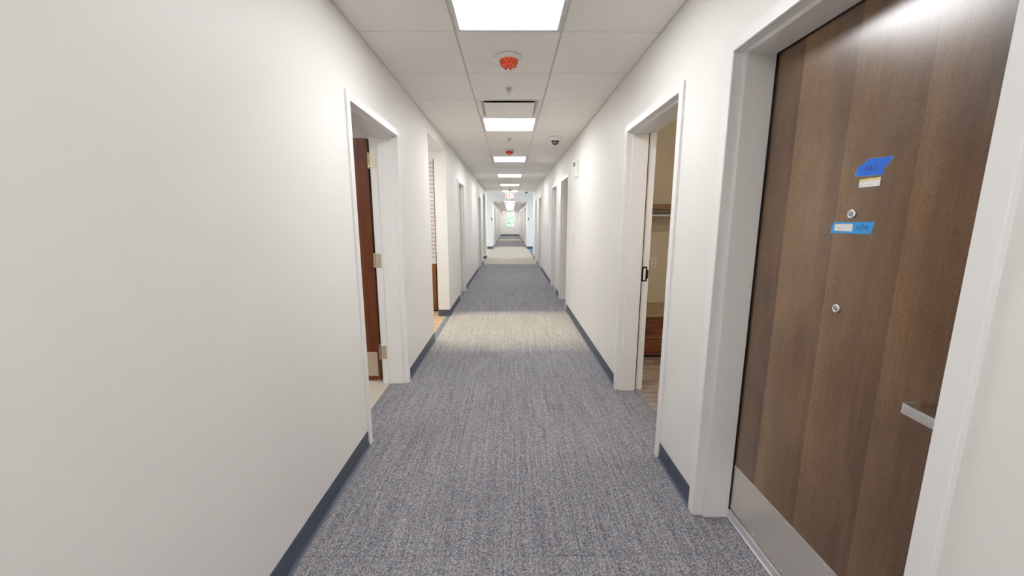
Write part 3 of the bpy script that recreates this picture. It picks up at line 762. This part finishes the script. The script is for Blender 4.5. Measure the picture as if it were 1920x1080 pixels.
outlet((XL, 8.09, 0.40), PI/2, 'power_outlet', 'small white power outlet low on the left wall past the alcove', 'outlet')
outlet((XR, 5.385, 1.120), -PI/2, 'light_switch', 'white switch plate on the right wall below the fire alarm', 'switch', 'switch')
outlet((XR, 8.86, 1.120), -PI/2, 'light_switch', 'white switch plate on the right wall past the paired door frames', 'switch', 'switch')
for x, nm in ((-0.89, 'left'), (0.90, 'right')):
    e = tag(empty('wall_reader', (x, YF, 1.44)), 'small dark reader on the far lobby wall, %s of the far corridor' % nm, 'reader')
    box('reader_body', -0.022, 0.022, -0.022, -0.0004, -0.05, 0.05, 'black', e, bev=0.004)
    box('reader_plate', -0.03, 0.03, -0.006, -0.0002, -0.062, 0.062, 'device', e, bev=0.001)

# alcove furniture seen in the gap
cb = tag(empty('base_cabinet', (-1.80, 6.10, 0)), 'orange brown base cabinet at the back of the left alcove', 'cabinet')
box('carcass', -0.72, 0.690, -0.296, 0.30, 0.06, 0.735, 'cab', cb)
box('toe_kick', -0.70, 0.685, -0.27, 0.29, 0, 0.06, 'black', cb)
for x0, x1 in ((-0.71, -0.245), (-0.24, 0.225), (0.23, 0.688)):
    d_ = box('cabinet_door', x0, x1, -0.312, -0.296, 0.02, 0.733, 'cab', cb, bev=0.0015)
    b = bmesh.new(); bm_tube(b, [(x1-0.12, -0.312, 0.66), (x1-0.12, -0.335, 0.66), (x1-0.02-0.14, -0.335, 0.66), (x1-0.16, -0.312, 0.66)], 0.004, 8); obj('pull', b, 'nickel', d_)
box('worktop', -0.73, 0.700, -0.322, 0.30, 0.737, 0.762, 'alcove_panel', cb, bev=0.002)
pn = tag(empty('perforated_panel', (-1.80, 5.83, 0.764)), 'white upright panel with rows of pinkish grey squares above the alcove cabinet', 'panel')
box('backing_board', -0.72, 0.690, -0.004, 0.02, 0, 1.48, 'alcove_panel', pn)
b0 = bm_box(bmesh.new(), 0, 0.028, -0.0065, -0.004, 0, 0.027); me0 = bpy.data.meshes.new('square'); b0.to_mesh(me0); b0.free(); me0.materials.append(M['alcove_square'])
for r in range(24):
    for c_ in range(4):
        o = bpy.data.objects.new('square', me0); C.objects.link(o); o.parent = pn
        o.location = (0.665-0.031*c_-(0.02 if c_ > 1 else 0), 0, 0.055+0.059*r)
b = bmesh.new(); bm_tube(b, [(0.627, -0.004, 0.29), (0.627, -0.022, 0.29), (0.627, -0.022, 0.362), (0.627, -0.004, 0.362)], 0.004, 8)
obj('pull', b, 'black', pn)

tag(box('trim_3', -2.7, XLo, 5.82, 6.45, 2.244, 2.44, 'wall'), 'white soffit above the alcove panel', 'soffit', kind='structure')
# ------------------------------------------------------------------ ceiling lights
def make_light(hz):
    e = empty('ceiling_light', (0, 0, 0))
    b = bmesh.new(); h = TP/2-0.006; a = 0.3048-0.0085; t = 0.021
    for x0, x1, y0, y1 in ((-a, a, -h, -h+t), (-a, a, h-t, h), (-a, -a+t, -h+t, h-t), (a-t, a, -h+t, h-t)):
        bm_box(b, x0, x1, y0, y1, 0.0, 0.03)
    obj('light_frame', b, 'tee', e)
    obj('diffuser', bm_box(bmesh.new(), -a+t, a-t, -h+t, h-t, 0.006, 0.012), 'panel', e)
    obj('housing', bm_box(bmesh.new(), -a+0.002, a-0.002, -h+0.002, h-0.002, 0.030, 0.034), 'tee', e)
    return e
proto = make_light(0)
LAB = {-9: 'square ceiling light panel farthest behind the viewer', -5: 'square ceiling light panel just behind the viewer',
       -1: 'large lit square ceiling panel nearest the viewer, cut by the top edge', 3: 'lit square ceiling panel right behind the air diffuser',
       7: 'third lit ceiling panel, just past the second orange-capped detector', 11: 'fourth lit ceiling panel from the viewer in the near corridor',
       15: 'fifth lit ceiling panel from the viewer in the near corridor', 19: 'last lit ceiling panel of the near corridor, above the exit sign'}
for i, k in enumerate(LIGHTROWS):
    o = proto if i == 0 else copy_tree(proto)
    o.location = (0, TY0+(k+0.5)*TP, H-0.001)
    tag(o, LAB[k], 'light', 'ceiling lights of the near corridor')
ords = ['first lit ceiling panel beyond the lobby header', 'second lit ceiling panel of the far corridor', 'third lit ceiling panel of the far corridor',
        'fourth lit ceiling panel of the far corridor', 'fifth lit ceiling panel of the far corridor', 'sixth lit ceiling panel of the far corridor', 'last lit ceiling panel before the end window']
for i, y in enumerate(far_light_y):
    o = copy_tree(proto); o.location = (0, y+0.31, HF-0.014); tag(o, ords[i], 'light', 'ceiling lights of the far corridor')
for (x, y, z, lb) in ((-2.2, 1.5, 2.405, 'unseen light panel added to brighten the left room'), (-2.0, 5.0, 2.405, 'unseen light panel added to brighten the alcove'), (-2.1, 17.1, HL-0.035, 'unseen light panel added to brighten the lobby on the left'), (2.1, 17.1, HL-0.035, 'unseen light panel added to brighten the lobby on the right')):
    o = copy_tree(proto); o.location = (x, y, z); tag(o, lb, 'light')  # unseen panels, added to brighten the side rooms and the lobby
# small unseen lamp added to brighten the closet room
e = tag(empty('closet_fill_light', (2.1, 2.35, 2.44)), 'unseen round warm lamp added to brighten the closet room', 'light')
obj('lamp_base', bm_lathe(bmesh.new(), [(0.12, 0), (0.12, -0.02), (0.11, -0.025)], 28), 'white', e)
M['warm'] = emis('warm_fill_glow', (1.0, 0.9, 0.76, 1), 50.0)
obj('lamp_lens', bm_lathe(bmesh.new(), [(0.105, -0.025), (0.10, -0.05), (0.07, -0.065), (0.0001, -0.07)], 28), 'warm', e)

# ------------------------------------------------------------------ air diffuser (row 2)
yc = TY0+2.5*TP; h = TP/2-0.006; a = 0.3048-0.0085
ad = tag(empty('air_diffuser', (0, yc, H)), 'white square plaque air diffuser in the ceiling before the second light', 'air vent')
b = bmesh.new()
def ring(b, ax, ay, z, bx, by, z2):
    A = [b.verts.new(p) for p in ((-ax, -ay, z), (ax, -ay, z), (ax, ay, z), (-ax, ay, z))]
    B = [b.verts.new(p) for p in ((-bx, -by, z2), (bx, -by, z2), (bx, by, z2), (-bx, by, z2))]
    for i in range(4): b.faces.new((A[i], A[(i+1) % 4], B[(i+1) % 4], B[i]))
ring(b, a, h, -0.002, a-0.022, h-0.022, -0.002); ring(b, a-0.022, h-0.022, -0.002, a-0.060, h-0.045, 0.034); ring(b, a, h, -0.002, a, h, 0.03)
ring(b, a, h, 0.03, a-0.060, h-0.045, 0.035)
obj('diffuser_frame', b, 'vent', ad)
b = bmesh.new(); ring(b, a-0.060, h-0.045, 0.034, 0.148, 0.148, 0.075); obj('back_pan', b, 'tee', ad)
obj('duct_neck', bm_lathe(bmesh.new(), [(0.15, 0.074), (0.15, 0.14), (0.0001, 0.145)], 28), 'dark', ad)
b = bmesh.new(); bm_box(b, -a+0.058, a-0.058, -h+0.085, h-0.040, -0.004, 0.000, 0.001)
obj('plaque', b, 'vent', ad)
for x in (-0.15, 0.15):
    b = bmesh.new(); bm_box(b, x-0.006, x+0.006, 0.1, 0.112, 0.000, 0.07); obj('hanger', b, 'tee', ad)

# ------------------------------------------------------------------ smoke detectors with orange caps
def make_detector():
    e = empty('smoke_detector')
    b = bmesh.new(); bm_lathe(b, [(0.001, -0.001), (0.088, -0.001), (0.088, -0.008), (0.084, -0.012), (0.072, -0.016), (0.066, -0.017)], 48)
    bs = obj('detector_base', b, 'device', e)
    b = bmesh.new(); bm_lathe(b, [(0.064, -0.0165), (0.070, -0.018), (0.070, -0.023), (0.066, -0.026), (0.059, -0.027)], 48)
    obj('detector_ring', b, 'device', e)
    b = bmesh.new(); bm_lathe(b, [(0.056, -0.026), (0.060, -0.028), (0.060, -0.038), (0.058, -0.042), (0.056, -0.054), (0.052, -0.058), (0.046, -0.070), (0.036, -0.078), (0.0001, -0.080)], 40)
    cap = obj('dust_cap', b, 'orange', e)
    for rr, z, n in ((0.0572, -0.047, 12), (0.050, -0.064, 10)):
        b = bmesh.new()
        for i in range(n):
            a_ = 2*PI*(i+0.5)/n
            mt = Matrix.Rotation(a_, 4, 'Z') @ Matrix.Translation((rr, 0, z))
            q = bm_box(bmesh.new(), -0.002, 0.0015, -0.010, 0.010, -0.0028, 0.0028); merge(b, q, mt)
        o = obj('slot', b, 'orange_dark', cap)
    b = bmesh.new()
    for i in range(7):
        a_ = 2*PI*i/7+0.35; r_ = 0.040
        L = 0.010+0.009*((i*37) % 5)/5
        mt = Matrix.Rotation(a_, 4, 'Z') @ Matrix.Translation((r_, 0, -0.072)) @ Matrix.Rotation(0.25, 4, 'Y')
        q = bmesh.new(); bm_lathe(q, [(0.0001, 0.0), (0.008, 0.0), (0.0095, -L*0.5), (0.007, -L), (0.0001, -L-0.003)], 10); merge(b, q, mt)
    obj('cap_tab', b, 'orange', cap)
    b = bmesh.new()
    for x0, x1 in ((0.006, 0.018), (0.026, 0.029), (0.036, 0.048)): bm_box(b, x0, x1, -0.0815, -0.0785, -0.0128, -0.0108)
    obj('base_marks', b, 'black', bs)
    return e
dp = make_detector()
dets = [(2.790, H, 'large orange-capped smoke detector nearest the viewer, under the first light'),
        (6.211, H, 'orange-capped smoke detector between the second and third ceiling lights'),
        (13.82, H, 'small orange-capped smoke detector at the far end of the near corridor'),
        (20.6, HF, 'tiny smoke detector just beyond the lobby header')]
for i, (y, z, lb) in enumerate(dets):
    o = dp if i == 0 else copy_tree(dp); o.location = (0.0, y, z-0.001); o.scale = (1.0, 1.0, 0.74); tag(o, lb, 'smoke detector', 'smoke detectors on the ceiling')
# sprinklers
def make_sprinkler():
    e = empty('sprinkler_head')
    obj('escutcheon', bm_lathe(bmesh.new(), [(0.001, -0.0005), (0.033, -0.0005), (0.032, -0.003), (0.020, -0.009), (0.013, -0.010)], 32), 'chrome', e)
    obj('sprinkler_body', bm_lathe(bmesh.new(), [(0.011, -0.008), (0.011, -0.020), (0.008, -0.024), (0.004, -0.026)], 16), 'nickel', e)
    b = bmesh.new()
    for s in (-1, 1): bm_tube(b, [(s*0.009, 0, -0.020), (s*0.014, 0, -0.030), (s*0.012, 0, -0.042), (s*0.004, 0, -0.052)], 0.0024, 8)
    obj('frame_arms', b, 'chrome', e)
    obj('bulb', bm_lathe(bmesh.new(), [(0.001, -0.024), (0.0025, -0.027), (0.0028, -0.038), (0.001, -0.046)], 10), 'red', e)
    b = bmesh.new(); bm_lathe(b, [(0.0001, -0.050), (0.004, -0.051), (0.004, -0.056), (0.016, -0.057), (0.0165, -0.0585), (0.0001, -0.0585)], 20); obj('deflector', b, 'chrome', e)
    return e
sp = make_sprinkler()
for i, (y, lb) in enumerate(((3.405, 'chrome sprinkler head between the near smoke detector and air diffuser'), (5.40, 'sprinkler head just past the second ceiling light'),
                             (6.62, 'sprinkler head just past the second orange-capped detector'), (10.35, 'sprinkler head between the fourth and fifth ceiling lights'))):
    o = sp if i == 0 else copy_tree(sp); o.location = (-0.004, y, H); o.scale = (1.25, 1.25, 0.62); tag(o, lb, 'sprinkler', 'sprinkler heads in the middle tiles')
# dome cameras
def make_dome():
    e = empty('dome_camera')
    obj('camera_housing', bm_lathe(bmesh.new(), [(0.001, 0), (0.086, 0), (0.086, -0.006), (0.080, -0.040), (0.074, -0.046), (0.052, -0.047)], 40), 'device', e)
    obj('dome_ring', bm_lathe(bmesh.new(), [(0.054, -0.044), (0.056, -0.049), (0.050, -0.053)], 32), 'black', e)
    obj('dome_cover', bm_lathe(bmesh.new(), [(0.050, -0.050), (0.047, -0.066), (0.036, -0.084), (0.020, -0.094), (0.0001, -0.097)], 32), 'dome', e)
    b = bmesh.new(); bm_lathe(b, [(0.010, 0.0), (0.010, 0.010), (0.006, 0.012)], 16, Matrix.Translation((-0.012, -0.034, -0.068)) @ Matrix.Rotation(PI/2+0.5, 4, 'X')); obj('lens', b, 'chrome', e)
    return e
dc = make_dome(); dc.location = (0.597, 5.30, H-0.0005); tag(dc, 'white dome security camera with dark dome on the right ceiling tiles', 'camera', 'dome cameras')
o = copy_tree(dc); o.location = (0.60, 14.55, H-0.0005); tag(o, 'small dark dome camera right of the exit sign', 'camera', 'dome cameras')

# exit signs
EX = [[(0, 0), (0, 1)], [(0, 1), (0.55, 1)], [(0, 0.5), (0.5, 0.5)], [(0, 0), (0.55, 0)],
      [(0.8, 0), (1.4, 1)], [(0.8, 1), (1.4, 0)], [(1.75, 0), (1.75, 1)], [(2.05, 1), (2.75, 1)], [(2.4, 1), (2.4, 0)]]
def exit_sign(loc, label, face, letter, w_=0.31, h_=0.19, canopy=True):
    e = tag(empty('exit_sign', loc), label, 'exit sign')
    obj('sign_housing', bm_box(bmesh.new(), -w_/2, w_/2, -0.02, 0.02, -h_, 0, 0.004), 'white', e)
    obj('sign_face', bm_box(bmesh.new(), -w_/2+0.008, w_/2-0.008, -0.0225, -0.0203, -h_+0.008, -0.008), face, e)
    b = bmesh.new(); s = h_*0.62
    strokes(b, [[(-0.46*w_+0.025+u*s*0.80, -h_*0.81+v*s) for u, v in ln] for ln in EX], 0.022, lambda u, v, w2: (u, -0.0226-w2, v), 0.003)
    obj('letters', b, letter, e)
    if canopy: obj('canopy', bm_box(bmesh.new(), -0.06, 0.06, -0.035, 0.035, 0.0, 0.012), 'white', e)
    return e
es = exit_sign((-0.012, 14.42, 2.353), 'lit white exit sign with red letters hanging at the end of the near corridor', 'exit_face', 'exit_red', canopy=False)
exit_sign((-0.012, 20.3, 2.292), 'red glowing exit sign hanging just beyond the lobby header', 'exit_red', 'exit_face', 0.27, 0.17)
exit_sign((-0.58, 35.96, 2.21), 'tiny red exit sign on the end wall left of the window', 'exit_red', 'exit_face', 0.24, 0.17, False)
for x in (-0.1, 0.1): obj('stem', bm_tube(bmesh.new(), [(x, 0, 0), (x, 0, 2.439-2.353)], 0.006, 8), 'white', es)
obj('lamp_head', bm_lathe(bmesh.new(), [(0.012, -0.185), (0.014, -0.200), (0.034, -0.205), (0.040, -0.245), (0.034, -0.258), (0.001, -0.260)], 20, Matrix.Translation((0.088, 0, 0))), 'white', es)

# fire alarm horn strobe on the right wall
e = tag(empty('fire_alarm', (XR, 5.155, 2.02)), 'white horn strobe fire alarm high on the right wall', 'fire alarm')
obj('alarm_body', bm_box(bmesh.new(), -0.042, -0.0005, -0.058, 0.058, -0.100, 0.100, 0.006), 'device', e)
b = bmesh.new(); bm_box(b, -0.066, -0.040, -0.030, 0.030, 0.035, 0.085, 0.006); st = obj('strobe_lens', b, 'clear', e)
b = bmesh.new(); bm_box(b, -0.058, -0.042, -0.018, 0.018, 0.046, 0.052); bm_box(b, -0.058, -0.042, -0.018, 0.018, 0.068, 0.074); bm_tube(b, [(-0.055, -0.018, 0.060), (-0.055, 0.018, 0.060)], 0.003, 8)
obj('flash_tube', b, 'bronze', e)
FIRE = {'F': [[(0, 0), (0, 1)], [(0, 1), (0.6, 1)], [(0, 0.52), (0.5, 0.52)]], 'I': [[(0.3, 0), (0.3, 1)]],
        'R': [[(0, 0), (0, 1)], [(0, 1), (0.55, 0.9), (0.55, 0.6), (0, 0.5)], [(0.2, 0.5), (0.6, 0)]], 'E': [[(0, 0), (0, 1)], [(0, 1), (0.6, 1)], [(0, 0.5), (0.5, 0.5)], [(0, 0), (0.6, 0)]]}
b = bmesh.new()
for i, ch in enumerate('FIRE'):
    strokes(b, [[(-0.008+u*0.017, 0.012-0.023*i+v*0.017) for u, v in ln] for ln in FIRE[ch]], 0.0042, lambda u, v, w2: (-0.0422-w2, -u, v), 0.0008)
obj('letters', b, 'red', e)
b = bmesh.new()
for i in range(4): bm_box(b, -0.0428, -0.0415, -0.028+0.016*i, -0.020+0.016*i, -0.090, -0.078)
obj('horn_slots', b, 'grey_print', e)

# ------------------------------------------------------------------ outdoors beyond the end window
tag(box('ground', -30, 30, YW+0.3, 90, -0.4, -0.3, 'grass'), 'lawn outside beyond the end window', 'ground', kind='structure')
tr = tag(empty('tree', (-0.8, 48, -0.3)), 'pale green tree outside the end window', 'tree')
obj('trunk', bm_tube(bmesh.new(), [(0, 0, 0), (0.05, 0, 1.0), (0.0, 0.05, 2.2)], 0.14, 10), 'bark', tr)
b = bmesh.new()
for i in range(420):
    a_ = random.random()*2*PI; ph = math.acos(2*random.random()-1); r_ = 1.5*random.random()**0.4
    c_ = Vector((r_*math.sin(ph)*math.cos(a_), r_*math.sin(ph)*math.sin(a_), 1.9+r_*0.85*math.cos(ph)))
    u_ = Vector((random.uniform(-1, 1), random.uniform(-1, 1), random.uniform(-1, 1))).normalized()*0.2; v_ = u_.orthogonal().normalized()*0.13
    b.faces.new([b.verts.new(c_+u_), b.verts.new(c_+v_), b.verts.new(c_-u_), b.verts.new(c_-v_)])
obj('foliage', b, 'leaf', tr, kind='stuff')
